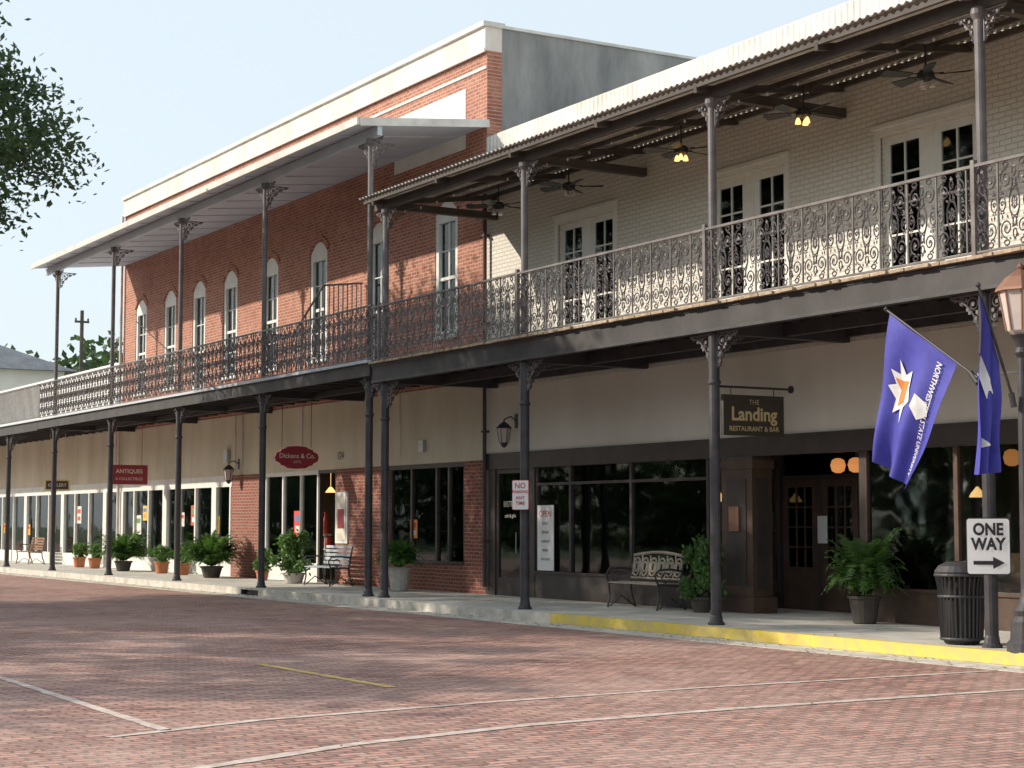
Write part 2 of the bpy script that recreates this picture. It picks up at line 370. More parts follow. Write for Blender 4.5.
b.box(-23.72,-23.66,YW+.15,19.3,.15,.62,0);b.box(-23.70,-23.695,YW+.15,19.3,.62,2.65,1);b.box(-23.74,-23.62,19.25,19.4,.15,2.8,0)
b.box(-23.2,-22.4,YW-.10,YW+.3,.15,2.648,2);b.box(-23.26,-22.34,YW-.14,YW+.34,.15,.4,2);b.box(-23.24,-22.36,YW-.12,YW+.32,2.45,2.6,2)
b.box(-22.399,-22.38,YW-.02,YW+.22,.55,2.3,0);b.box(-23.05,-22.55,YW-.115,YW-.101,.6,2.3,0)
b.box(-22.95,-22.7,YW-.15,YW-.116,1.45,1.85,5)
p0=(-19.95,YW+.05);p1=(-21.7,19.3)
b.beam((*p0,.38),(*p1,.38),.08,.46,0);b.beam((*p0,1.63),(*p1,1.63),.008,2.04,1);b.beam((*p0,2.7),(*p1,2.7),.08,.1,0)
b.beam((p0[0]+.03,p0[1],.15),(p0[0]+.03,p0[1],2.65),.12,.12,0)
b.box(-23.66,-19.5,YW+.12,19.4,2.80,2.86,0)
for (a,e) in ((-23.6,-22.72),(-22.6,-21.72)):
    frame(b,a,e,.15,2.3,19.3,19.36,.12,2);b.box(a+.12,e-.12,19.31,19.35,.27,.85,2)
    b.box(a+.12,e-.12,19.33,19.335,.85,2.18,1)
    for k in range(1,3):
        xx=a+.12+(e-a-.24)*k/3;b.box(xx-.012,xx+.012,19.315,19.345,.85,2.18,2)
    for k in range(1,4):
        zz=.85+1.33*k/4;b.box(a+.12,e-.12,19.317,19.343,zz-.012,zz+.012,2)
b.box(-22.72,-22.6,19.29,19.38,.15,2.3,0);b.box(-23.66,-21.66,19.29,19.38,2.3,2.38,0);b.box(-23.6,-21.7,19.33,19.336,2.38,2.8,1)
b.box(-22.66,-22.44,19.262,19.285,1.25,1.7,4)
b.box(-19.9,WX1,YW-.02,YW+.15,.15,.6,2);b.box(-19.9,WX1,YW+.04,YW+.048,.6,2.65,1);b.box(-19.9,WX1,YW-.05,YW+.1,.6,.65,2)
x=-19.9
while x<WX1-.2:
    b.box(x,x+.08,YW-.008,YW+.1,.65,2.65,2);x+=1.85
b.obj('storefront',[M_dark,M_glassd,mat('brown_wood',(.11,.065,.045),.5,c2=(.06,.036,.027),vs=4),M_steel,M_signw,M_copper],wb)
b=MB();b.box(WX0+.1,WX1-.3,22.5,22.6,.1,3,0);b.box(WX0+.1,WX1-.3,YW+.12,22.5,2.9,2.96,0);b.box(WX0+.1,WX1-.3,19.45,22.5,.05,.148,0);b.box(WX0+.1,-23.72,YW+.1,19.45,.05,.146,0);b.box(-19.7,WX1-.3,YW+.1,19.45,.05,.146,0)
b.box(WX0+.02,WX0+.12,YW+.15,22.5,.1,3,0);b.box(-21.6,-21.5,19.45,22.5,.15,2.9,0)
for i in range(22):
    cx=-30+random.random()*6.4 if i<14 else -20+random.random()*8;cz=1.5+random.random()*.7;w=.15+random.random()*.15
    b.box(cx-w,cx+w,22.42,22.49,cz-w*.8,cz+w*.8,1);b.box(cx-w*.8,cx+w*.8,22.40,22.42,cz-w*.6,cz+w*.6,2 if i%2 else 3)
b.box(-27.6,-25.7,18.3,18.38,.15,2.3,2)
for i in range(4):
    for j in range(3):
        x=-27.5+i*.46;z=.95+j*.43;b.box(x,x+.34,18.27,18.295,z,z+.33,1);b.box(x+.04,x+.30,18.26,18.269,z+.04,z+.29,3+((i+j)%2))
for i in range(12):
    cx=-29+i*.75 if i<7 else -19+(i-7)*1.3;cy=18.8+(i%3)*.3
    b.lathe((cx,cy,.15),[(.22,0),(.03,.05),(.03,.7),(.4,.72),(.4,.75)],12,1);b.box(cx+.3,cx+.7,cy+.3,cy+.34,.6,1.15,4);b.box(cx+.3,cx+.7,cy,cy+.34,.58,.62,4)
    b.lathe((cx,cy,.90),[(.03,0),(.05,.06),(.02,.14),(.05,.22)],8,1)
for cx in (-25.0,-24.3,-28.6,-18.3,-16.4):  # glowing pendants added to brighten the dim dining room
    b.lathe((cx,18.5,1.95),[(.12,0),(.10,.05),(.03,.13),(.02,.15)],12,5);b.cyl((cx,18.5,2.1),(cx,18.5,2.9),.006,n=4,m=4)
b.obj('restaurant_interior',[M_int,M_cream,M_beam,M_blind,M_wood,M_bulb],wb)
b=MB();GX0,GX1=-31.0,-8.6
b.box(GX0,GX1,15.16,15.20,4.30,4.66,1);b.box(GX0,GX1,15.20,15.27,4.30,4.34,0);b.box(GX0,GX1,15.20,15.4,4.60,4.66,0)
b.box(GX0,GX1,15.145,15.159,4.30,4.345,0);b.box(GX0,GX1,15.145,15.159,4.62,4.66,0)
for x in [GX0+.7*i for i in range(33)]:b.box(x,x+.06,15.4,YW-.02,4.48,4.66,0)
for x in (-14.95,-20.2,-25.45,-30.7,-9.7):b.box(x-.08,x+.08,15.2,YW-.02,4.28,4.66,0)
b.box(GX0,GX1,16.5,16.6,4.30,4.475,0)
b.box(GX0,GX1,YW-.1,YW-.02,4.36,4.62,0)
b.obj('gallery_beams',[M_blk,M_fascia],wb)
b=MB();x=GX0
while x<GX1:
    b.box(x,x+.14,15.07+random.uniform(-.04,.02),YW-.04,4.665,4.705,0);x+=.148
b.obj('gallery_deck',[M_deck],wb)
WP=[-30.7,-25.45,-20.2,-14.95,-9.7]
posts(WP,YP,.15,4.3,7.70,wb)
for x in WP:
    brackets(x,YP,4.29,wb);brackets(x,YP,7.66,wb,k=.6)
railing(GX0,GX1,YP-.14,4.70,wb)
b=MB()
for x in WP:b.box(x-.03,x+.03,YP-.17,YP-.11,4.7,5.85)
b.obj('rail_posts',[M_lace],wb)
b=MB();n=int((GX1-GX0+.3)/.02);vs=[];fs=[]
for i in range(n+1):
    x=GX0-.2+i*.02;dz=.020*math.sin(2*math.pi*x/.14)
    vs+=[(x,14.93,7.93+dz),(x,YW-.02,8.30+dz)]
for i in range(n):fs.append((2*i,2*i+2,2*i+3,2*i+1))
b.add(vs,fs,0);b.obj('corrugated_roof',[M_metal],wb)
b=MB();vs=[];fs=[]
for i in range(n+1):
    x=WX0+.05+i*.0195;dz=.012*math.sin(2*math.pi*x/.14)
    vs+=[(x,YW-.06+dz,8.32),(x,YW-.06+dz,9.44)]
for i in range(n):fs.append((2*i,2*i+2,2*i+3,2*i+1))
b.add(vs,fs,0);b.obj('ribbed_parapet',[M_metal],wb)
b=MB();b.box(GX0-.1,GX1,15.24,15.36,7.70,7.86,0);
for y,z in ((15.0,7.86),(15.9,7.98),(16.5,8.06),(17.1,8.13),(17.7,8.2)):b.box(GX0-.1,GX1,y,y+.06,z-.04,z+.035,0)
xs=sorted(WP+[-28.1,-22.8,-17.55,-12.3])
for x in xs:
    if x in WP:b.box(x-.07,x+.07,15.36,YW-.02,7.70,7.84,0)
    b.beam((x,15.0,7.80),(x,YW-.02,8.16),.07,.10,0)
b.obj('roof_timbers',[M_beam],wb)
b=MB()
for k in range(8):
    xa=-30.7+k*2.62;pts=[(xa+2.62*t/8,15.55,7.68-.06*4*(t/8)*(1-t/8)) for t in range(9)]
    b.tube(pts,.008,4)
    for t in (1,3,5,7):b.lathe((pts[t][0],15.55,pts[t][2]-.05),[(.008,0),(.018,.02),(.01,.05)],6,1)
b.obj('string_lights',[M_blk,M_lampg],wb)
b=MB();b.cyl((-31.02,YW-.1,.3),(-31.02,YW-.1,9.0),.04,n=8)
for z in (1.2,3.4,5.6,7.4):b.box(-31.08,-30.96,YW-.15,YW-.02,z,z+.04)
b.obj('downspout',[M_beam],wb)

def fan_mesh():
    b=MB()
    b.cyl((0,0,0),(0,0,.34),.014,n=6);b.lathe((0,0,-.14),[(.05,0),(.11,.03),(.12,.1),(.08,.14)],14)
    for k in range(5):
        a=2*math.pi*k/5+.3;ca,sa=math.cos(a),math.sin(a)
        def P(r,w,z):return (r*ca-w*sa,r*sa+w*ca,z)
        b.beam(P(.1,0,-.05),P(.24,0,-.05),.03,.012)
        vs=[P(.2,-.055,-.072),P(.58,-.085,-.086),P(.62,0,-.055),P(.58,.085,-.032),P(.2,.055,-.044)]
        b.add(vs+[(p[0],p[1],p[2]-.012) for p in vs],[(0,1,2,3,4),(9,8,7,6,5),(0,5,6,1),(1,6,7,2),(2,7,8,3),(3,8,9,4),(4,9,5,0)])
    for k in range(3):
        a=2*math.pi*k/3;b.lathe((.08*math.cos(a),.08*math.sin(a),-.23),[(.045,0),(.035,.05),(.015,.09)],10,1)
    return b
fb=fan_mesh();me_f=fb.mesh('ceiling_fan',[M_blackp,M_lampg]);me_fl=fb.mesh('ceiling_fan_lit',[M_blackp,M_bulb])
for i,(x,y) in enumerate(((-28.4,16.5),(-26.1,16.6),(-22.6,16.5),(-19.6,16.5),(-17.1,16.5))):
    inst('ceiling_fan',me_fl if i in (2,3) else me_f,None,(x,y,7.58),i*.7)

# ================================================================ BRICK BUILDING
BX0,BX1=-54.3,-31.1
bb=empty('brick_commercial_building')
wins=[(-52.6,0),(-50.0,0),(-47.6,1),(-45.2,0),(-42.4,0),(-39.4,0),(-36.1,1),(-32.85,0)]
ops=[(c-.5,c+.5,4.8 if d else 5.55,8.45) for c,d in wins]
b=MB();wall(b,BX0,BX1,4.45,11.3,YW,.35,ops,0)
for c,d in wins:
    for sgn in (-1,1):
        N_=6;vs=[];fs=[]
        for i in range(N_+1):
            t=i/N_;x=c+sgn*.5*t;z=8.44-.28*t*t
            vs+=[(x,YW+.003,z),(x,YW+.003,8.449),(x,YW+.2,z),(x,YW+.2,8.449)]
        for i in range(N_):
            o=4*i;fs+=[(o,o+4,o+5,o+1),(o,o+2,o+6,o+4)]
        b.add(vs,fs,0)
    pts=[(c+.58*t/6,YW-.012,8.54-.30*(t/6)**2) for t in range(-6,7)]
    for i in range(12):b.beam(pts[i],pts[i+1],.04,.14,0)
    b.box(c-.6,c+.6,YW-.06,YW+.1,(4.78 if d else 5.47),(4.8 if d else 5.55),2)
b.obj('brick_front_wall',[M_brick,M_brickd,M_white],bb)
b=MB()
for c,d in wins:
    x0,x1,z0=c-.5,c+.5,(4.8 if d else 5.55)
    b.box(x0,x0+.13,YW+.02,YW+.14,z0,8.30,0);b.box(x1-.13,x1,YW+.02,YW+.14,z0,8.30,0)
    b.box(x0+.13,x1-.13,YW+.02,YW+.14,7.98,8.45,0);b.box(x0+.13,x1-.13,YW+.02,YW+.14,z0,z0+.1,0)
    b.box(x0,x0+.13,YW+.022,YW+.14,8.30,8.44,0);b.box(x1-.13,x1,YW+.022,YW+.14,8.30,8.44,0)
    zm=(z0+8.0)/2
    b.box(x0+.13,x1-.13,YW+.055,YW+.12,zm-.035,zm+.035,0);b.box(c-.02,c+.02,YW+.07,YW+.12,z0+.1,7.98,0)
    for zz in ((z0+.1+zm)/2,(zm+7.98)/2):b.box(x0+.13,x1-.13,YW+.075,YW+.118,zz-.012,zz+.012,0)
    b.box(x0+.05,x1-.05,YW+.095,YW+.1,z0+.05,8.4,1)
    b.box(x0-.0,x1+.0,YW+.12,YW+.13,z0+(.0 if random.random()<.5 else .8),8.44,2)
    b.box(x0-.1,x1+.1,YW+.36,YW+.38,z0-.1,8.6,3)  # dark backing sheet paints in the shade of the room behind the panes
b.obj('arched_windows',[M_white,M_glass,M_blind,M_beam],bb)
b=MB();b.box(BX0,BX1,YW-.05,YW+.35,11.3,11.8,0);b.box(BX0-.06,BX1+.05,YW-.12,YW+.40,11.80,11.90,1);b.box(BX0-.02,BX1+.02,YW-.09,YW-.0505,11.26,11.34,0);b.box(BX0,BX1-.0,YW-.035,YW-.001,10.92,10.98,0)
b.obj('cornice',[M_cornice,M_metal],bb)
b=MB();b.box(-35.3,-32.0,YW-.012,YW-.001,9.4,10.68,0);b.obj('painted_wall_patch',[M_white],bb)
b=MB();b.box(BX1-.3,BX1,YW+.35,22.8,.1,11.8,0);b.box(BX0,BX0+.3,YW+.35,22.8,.1,11.8,0);b.box(BX0,BX1,22.8,23.1,.1,11.8,0)
b.box(BX0+.3,BX1-.3,YW+.35,22.8,11.3,11.4,0);b.box(BX0,BX1,23.1,38,.1,8.8,0)
b.box(BX1-.32,BX1+.04,YW+.405,23.14,11.8,11.86,1)
b.obj('side_and_back_walls',[M_gstucco,M_metal],bb)
b=MB();b.box(BX0,BX1,YW-.014,YW+.3,2.85,4.45,0);b.obj('lower_stucco_wall',[M_stucco],bb)
b=MB()
MB_,MG,MW,MD=0,1,2,3
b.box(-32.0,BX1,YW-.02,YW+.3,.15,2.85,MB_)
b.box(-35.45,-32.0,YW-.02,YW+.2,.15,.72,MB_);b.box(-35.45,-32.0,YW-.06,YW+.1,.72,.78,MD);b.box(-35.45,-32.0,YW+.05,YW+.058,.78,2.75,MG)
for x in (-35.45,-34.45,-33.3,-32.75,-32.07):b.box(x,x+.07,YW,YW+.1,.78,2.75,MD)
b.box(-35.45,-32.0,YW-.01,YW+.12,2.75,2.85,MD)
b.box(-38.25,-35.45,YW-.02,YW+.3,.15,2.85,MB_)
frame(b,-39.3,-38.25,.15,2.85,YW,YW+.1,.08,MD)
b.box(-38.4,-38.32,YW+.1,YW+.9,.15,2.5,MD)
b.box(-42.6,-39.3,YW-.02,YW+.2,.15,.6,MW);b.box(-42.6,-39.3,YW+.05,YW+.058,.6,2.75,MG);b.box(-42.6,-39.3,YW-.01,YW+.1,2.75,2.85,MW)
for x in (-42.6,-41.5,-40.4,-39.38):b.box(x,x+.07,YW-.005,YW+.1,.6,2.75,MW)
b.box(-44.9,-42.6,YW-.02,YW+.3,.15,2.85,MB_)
def white_shop(b,x0,x1,step=.95):
    b.box(x0,x1,YW-.02,YW+.2,.15,.55,MW);b.box(x0,x1,YW+.05,YW+.058,.55,2.55,MG);b.box(x0,x1,YW-.02,YW+.15,2.55,2.85,MW)
    n=int((x1-x0)/step)
    for i in range(n+1):
        x=x0+(x1-x0-.12)*i/n;w=.34 if i%3==0 else .09
        b.box(x,x+w,YW-.03,YW+.12,.55,2.55,MW)
white_shop(b,BX0,-44.9,1.3)
b.obj('shopfronts',[M_brickd,M_glass,M_white,M_dark],bb)
b=MB();b.box(BX0,BX1-.3,21.2,21.3,.1,3,0);b.box(BX0,BX1-.3,YW+.3,21.2,2.9,3,0);b.box(BX0,BX1-.3,YW+.1,21.2,.05,.147,0)
for x in (-44.5,-38.2,-35.5,-31.5):b.box(x,x+.1,YW+.35,21.2,.15,2.9,0)
gm=[mat('goods_'+n,c,.6) for n,c in (('red',(.6,.06,.04)),('yellow',(.75,.5,.08)),('white',(.7,.7,.66)),('green',(.1,.3,.12)),('blue',(.1,.18,.4)),('orange',(.75,.3,.06)))]
def goods(b,x0,x1,n,o,posters=3,curt=0):
    b.box(x0,x1,YW+.16,YW+.75,.5,.6,o+2)
    for i in range(n):
        x=random.uniform(x0,x1);y=random.uniform(YW+.22,YW+.55);w=random.uniform(.06,.17);h=random.uniform(.2,.65);z=random.choice((.6,.6,.95,1.3))
        if z>.7:b.box(x-w*1.3,x+w*1.3,y-.1,y+.12,z-.03,z,2+o);b.box(x-.02,x+.02,y-.02,y+.02,.6,z-.03,2+o)
        b.lathe((x,y,z),[(w*.6,0),(w,h*.3),(w*.8,h*.6),(w*.35,h*.8),(w*.4,h)],8,random.randint(0,5)+o)
    for i in range(posters):
        x=x0+(x1-x0-.7)*(i+random.uniform(.1,.9))/posters;z=random.uniform(1.1,1.7);w=random.uniform(.3,.55);y=YW+.042;c=random.choice((1,2,1,2,5,0))
        b.box(x,x+w,y,y+.004,z,z+w*1.2,c+o);b.box(x+w*.15,x+w*.85,y-.004,y-.001,z+w*.7,z+w*1.0,random.choice((0,3,4))+o);b.box(x+w*.2,x+w*.8,y-.004,y-.001,z+w*.2,z+w*.5,random.choice((0,2,5))+o)
    for i in range(curt):
        x=x0+(x1-x0-.8)*random.random();k=8
        for j in range(k):b.cyl((x+j*.09,YW+.13+.015*(j%2),.62),(x+j*.09,YW+.13+.015*(j%2),2.5),.05,n=6,m=2+o)
goods(b,-53.8,-45.2,46,1,6,4);goods(b,-42.3,-39.6,26,1,1,0);goods(b,-35.2,-32.3,30,1,1,0)
for x in (-41.2,-34.0,-36,-46,-50):
    b.lathe((x,YW+1.2,2.35),[(.14,0),(.05,.12),(.02,.14)],12,7);b.cyl((x,YW+1.2,2.48),(x,YW+1.2,2.9),.006,n=4,m=7)
b.obj('shop_interior',[M_intl]+gm+[M_bulb],bb)
b=MB();GX0b,GX1b=-54.3,-31.05
b.box(GX0b,GX1b,15.13,15.18,4.45,4.70,0);b.box(GX0b,GX1b,15.18,15.4,4.60,4.70,0)
for x in [GX0b+.75*i for i in range(31)]:b.box(x,x+.06,15.4,YW-.02,4.52,4.70,0)
b.box(GX0b,GX1b,16.5,16.6,4.4,4.518,0)
BP=[-31.4,-36.8,-42.2,-47.6,-53.0]
for x in BP:b.box(x-.06,x+.06,15.2,YW-.02,4.38,4.69,0)
b.box(GX0b,GX1b,15.06,YW-.03,4.705,4.76,1)
b.obj('gallery_deck',[M_fascia,M_soffit],bb)
posts(BP,YP,.15,4.42,9.22,bb,.075,.055)
for x in BP:brackets(x,YP,4.41,bb,k=.6);brackets(x,YP,9.18,bb,k=.8)
railing(GX0b,GX1b,YP-.12,4.76,bb)
b=MB()
xa,xb,y0,y1=-54.2,-31.0,14.85,YW-.02
b.add([(xa,y0,9.40),(xb,y0,9.40),(xb,y1,9.70),(xa,y1,9.70),(xa,y0,9.50),(xb,y0,9.50),(xb,y1,9.80),(xa,y1,9.80)],
      [(0,3,2,1),(4,5,6,7),(0,1,5,4),(1,2,6,5),(2,3,7,6),(3,0,4,7)],0)
b.box(xa-.02,xb+.02,y0-.06,y0-.001,9.38,9.53,1)
b.beam((xb+.02,y0,9.44),(xb+.02,y1,9.74),.03,.16,1)
b.box(xa,xb,15.25,15.35,9.22,9.41,0)
x=xa+1.2
while x<xb-.3:      # soffit battens
    b.beam((x,14.95,9.398),(x,YW-.05,9.69),.035,.02,0);x+=1.22
b.obj('gallery_roof',[M_soffit,M_metal],bb)
b=MB();X=-36.8
top=lambda y:5.80 if y<16.0 else (5.80+(y-16.0)*1.6 if y<16.75 else 7.0+(y-16.75)*.12)
y=15.4
while y<YW-.1:
    b.box(X-.012,X+.012,y-.012,y+.012,4.78,top(y));y+=.115
for ya,yb in ((15.35,16.0),(16.0,16.75),(16.75,YW-.06)):
    b.beam((X,ya,top(ya)),(X,yb,top(yb)),.04,.04)
b.box(X-.02,X+.02,15.35,YW-.05,4.84,4.88)
b.obj('picket_screen',[M_lace],bb)
b=MB();b.tube([(-38.4,15.0,4.5),(-41.4,14.9,5.62),(-44.4,14.9,6.8)],.014,5);b.obj('guy_cable',[M_blk],bb)
b=MB();b.cyl((-54.25,17.7,.3),(-54.25,17.7,11.3),.05,n=8);b.obj('downspout',[M_metal],bb)
b=MB()
for x,z0 in ((-44.1,3.1),(-44.6,2.9),(-40.2,3.3),(-34.9,3.0),(-48.9,3.1)):b.cyl((x,YW-.04,z0),(x,YW-.04,4.45),.012,n=5)
b.box(-45.3,-45.0,YW-.12,YW-.015,3.2,3.55);b.box(-33.9,-33.7,YW-.1,YW-.015,3.1,3.35)
b.obj('conduits',[M_steel],bb)
text('124',.26,(-38.0,YW-.03,3.15),(1,0,0),(0,0,1),M_blackp,bb,'street_number')
text('BISTRO',.16,(-30.2,YW+.02,1.95),(1,0,0),(0,0,1),M_cream,wb,'door_lettering')
text('cafe & gifts',.1,(-30.2,YW+.02,1.72),(1,0,0),(0,0,1),M_cream,wb,'door_lettering')

# ================================================================ LOW BUILDING
lb=empty('low_commercial_building');LX0,LX1=-84,-54.3
b=MB();b.box(LX0,LX1-.002,YW+.001,YW+.3,4.5,6.55,0);b.box(LX0,LX1-.01,YW-.05,YW+.35,6.55,6.65,0);b.box(LX0,LX1-.01,YW+.3,30,.1,6.2,0);b.obj('upper_wall',[M_white],lb)
b=MB();b.box(LX0,LX1-.002,YW-.012,YW+.3,2.85,4.5,0);b.obj('lower_stucco_wall',[M_stucco],lb)
b=MB();white_shop(b,LX0,LX1-.01,1.5);b.obj('shopfronts',[M_brickd,M_glass,M_white,M_dark],lb)
b=MB();b.box(LX0,LX1,YW+1.5,YW+1.6,.1,2.85,0);goods(b,-75,-55,60,1,7,6);b.obj('shop_interior',[M_intl]+gm,lb)
b=MB();b.box(LX0,LX1-.01,15.13,15.18,4.42,4.70,0)
for x in [LX0+.75*i for i in range(39)]:b.box(x,x+.06,15.18,YW-.02,4.50,4.70,0)
b.box(LX0,LX1-.01,15.06,YW-.03,4.705,4.76,1);b.obj('gallery_deck',[M_fascia,M_soffit],lb)
posts([-58.2,-63.5,-68.8,-74.1],YP,.15,4.42,9,lb,.075,.055,upper=False)
for x in (-58.2,-63.5,-68.8):brackets(x,YP,4.41,lb)
b=MB();x=LX0
while x<LX1:
    b.box(x,x+.022,15.15,15.172,4.82,5.8);x+=.13
b.box(LX0,LX1,15.135,15.185,5.8,5.85);b.box(LX0,LX1,15.14,15.18,4.8,4.83);b.obj('picket_railing',[M_lace],lb)

# ================================================================ SIGNS
def hang_sign(name,X,y0,y1,z0,z1,zt,mats,lines,ornate=False):
    e=empty(name);b=MB()
    cy=(y0+y1)/2;cz=(z0+z1)/2
    if ornate:
        hw=(y1-y0)/2;hh=(z1-z0)/2;pts=[]
        for i in range(40):
            a=2*math.pi*i/40;ca,sa=math.cos(a),math.sin(a)
            k=1+.10*math.cos(4*a)+.06*math.cos(8*a)
            yy=cy+hw*.92*k*math.copysign(abs(ca)**.45,ca);zz=cz+hh*.85*k*math.copysign(abs(sa)**.55,sa);pts.append((yy,zz))
        n=40;b.add([(X+.03,p[0],p[1]) for p in pts]+[(X-.03,p[0],p[1]) for p in pts],[tuple(range(n)),tuple(range(2*n-1,n-1,-1))]+[(i,(i+1)%n+0,(i+1)%n+n,i+n) for i in range(n)],0)
    else:
        b.box(X-.025,X+.025,y0,y1,z0,z1,0)
        for (a,c,d,f) in ((y0-.02,y0+.03,z0-.02,z1+.02),(y1-.03,y1+.02,z0-.02,z1+.02),(y0+.03,y1-.03,z1-.03,z1+.02),(y0+.03,y1-.03,z0-.02,z0+.03)):b.box(X-.035,X+.035,a,c,d,f,1)
    for yy in (y0+.15,y1-.15):b.cyl((X,yy,z1-.03),(X,yy,zt),.008,n=5,m=1)
    b.obj('board',mats,e)
    for (t,s,zz,mm,bo) in lines:
        text(t,s,(X+.04,cy,zz),(0,1,0),(0,0,1),mm,e,bold=bo)
    return e
e=hang_sign('hanging_restaurant_sign',-21.5,16.45,17.58,2.94,3.52,3.66,[M_sign,M_sign],[('THE',.11,3.43,M_gold,0),('Landing',.29,3.24,M_gold,.008),('RESTAURANT & BAR',.105,3.02,M_gold,.002)])
b=MB();b.cyl((-21.5,16.35,3.66),(-21.5,YW,3.66),.018,n=8);b.lathe((-21.5,16.35,3.63),[(.01,0),(.035,.03),(.01,.06)],8);b.cyl((-21.5,YW-.04,3.66),(-21.5,YW-.012,3.66),.06,n=10);b.obj('bracket_rod',[M_blk],e)
hang_sign('hanging_shop_sign',-38.3,16.26,17.3,2.84,3.38,4.5,[M_maroon,M_blk],[('Dickens & Co.',.155,3.14,M_cream,.002),('GIFTS',.08,3.0,M_cream,0)],True)
hang_sign('hanging_shop_sign',-50.5,16.25,17.33,2.72,3.25,4.5,[M_maroon,M_maroon],[('ANTIQUES',.17,3.08,M_cream,.002),('& COLLECTIBLES',.11,2.86,M_cream,.0)])
hang_sign('hanging_shop_sign',-57.5,16.3,17.1,2.64,2.97,4.5,[M_sign,M_gold],[('GALLERY',.15,2.8,M_cream,.002)])
def plate_sign(name,c,w,h,fac,build,depth=.006):
    e=empty(name);n=Vector((*fac,0)).normalized()
    xa=Vector((0,0,1)).cross(n).normalized()
    c=Vector(c);b=MB();r=.03
    def rr(w,h,r,off,m):
        pts=[]
        for (sx,sz,a0) in ((1,1,0),(-1,1,90),(-1,-1,180),(1,-1,270)):
            for k in range(4):
                a=R(a0+30*k);pts.append((sx*(w/2-r)+r*math.cos(a),sz*(h/2-r)+r*math.sin(a)))
        N_=len(pts)
        b.add([c+xa*p[0]+Vector((0,0,p[1]))+n*off for p in pts]+[c+xa*p[0]+Vector((0,0,p[1]))+n*(off-.004) for p in pts],[tuple(range(N_)),tuple(range(2*N_-1,N_-1,-1))]+[(i,i+N_,(i+1)%N_+N_,(i+1)%N_) for i in range(N_)],m)
    build(b,rr,c,xa,n,e)
    b.obj('plate',[M_blackp,M_signw,M_redp],e);return e
fc=(.72,-.69)
def ow(b,rr,c,xa,n,e):
    rr(.50,.66,.035,0,0);rr(.475,.635,.03,.005,1)
    Z=Vector((0,0,1))
    text('ONE',.19,c+Z*.19+n*.011,xa,Z,M_blackp,e,bold=.007,sx=.85);text('WAY',.19,c+Z*.02+n*.011,xa,Z,M_blackp,e,bold=.007,sx=.85)
    o=c+n*.010-Z*.19
    vs=[o+xa*x+Z*z for x,z in ((-.17,-.022),(.05,-.022),(.05,-.07),(.18,0),(.05,.07),(.05,.022),(-.17,.022))]
    b.add(vs,[(0,1,5,6),(2,3,4)],0)
plate_sign('one_way_sign',(-14.87,15.19,1.32),.5,.66,fc,ow)
def npk(b,rr,c,xa,n,e):
    rr(.32,.50,.02,0,2);rr(.30,.48,.02,.005,1);Z=Vector((0,0,1))
    for t,s,z in (('NO',.13,.15),('PARKING',.072,.05),('ANY',.085,-.05),('TIME',.085,-.14)):text(t,s,c+Z*z+n*.011,xa,Z,M_redp,e,bold=.001)
plate_sign('no_parking_sign',(-25.39,15.18,2.05),.3,.5,(.5,-.86),npk)
e=empty('window_poster');b=MB();b.box(-29.08,-28.5,YW-.035,YW-.022,.68,1.92,0);b.obj('sheet',[M_signw],e)
for k,(t,s) in enumerate((('OPEN',.17),('lunch',.10),('dinner',.10),('seafood',.09),('steaks',.09),('live music',.08))):text(t,s,(-28.79,YW-.04,1.75-k*.17),(1,0,0),(0,0,1),M_redp if k==0 else M_beam,e)
e=empty('framed_poster');b=MB();b.box(-38.2,-37.55,YW-.06,YW-.021,1.1,2.3,0);b.box(-38.13,-37.62,YW-.07,YW-.0605,1.17,2.23,1);b.box(-38.05,-37.7,YW-.074,YW-.0705,1.45,1.9,2);b.obj('poster_board',[M_signw,M_cream,M_maroon],e)

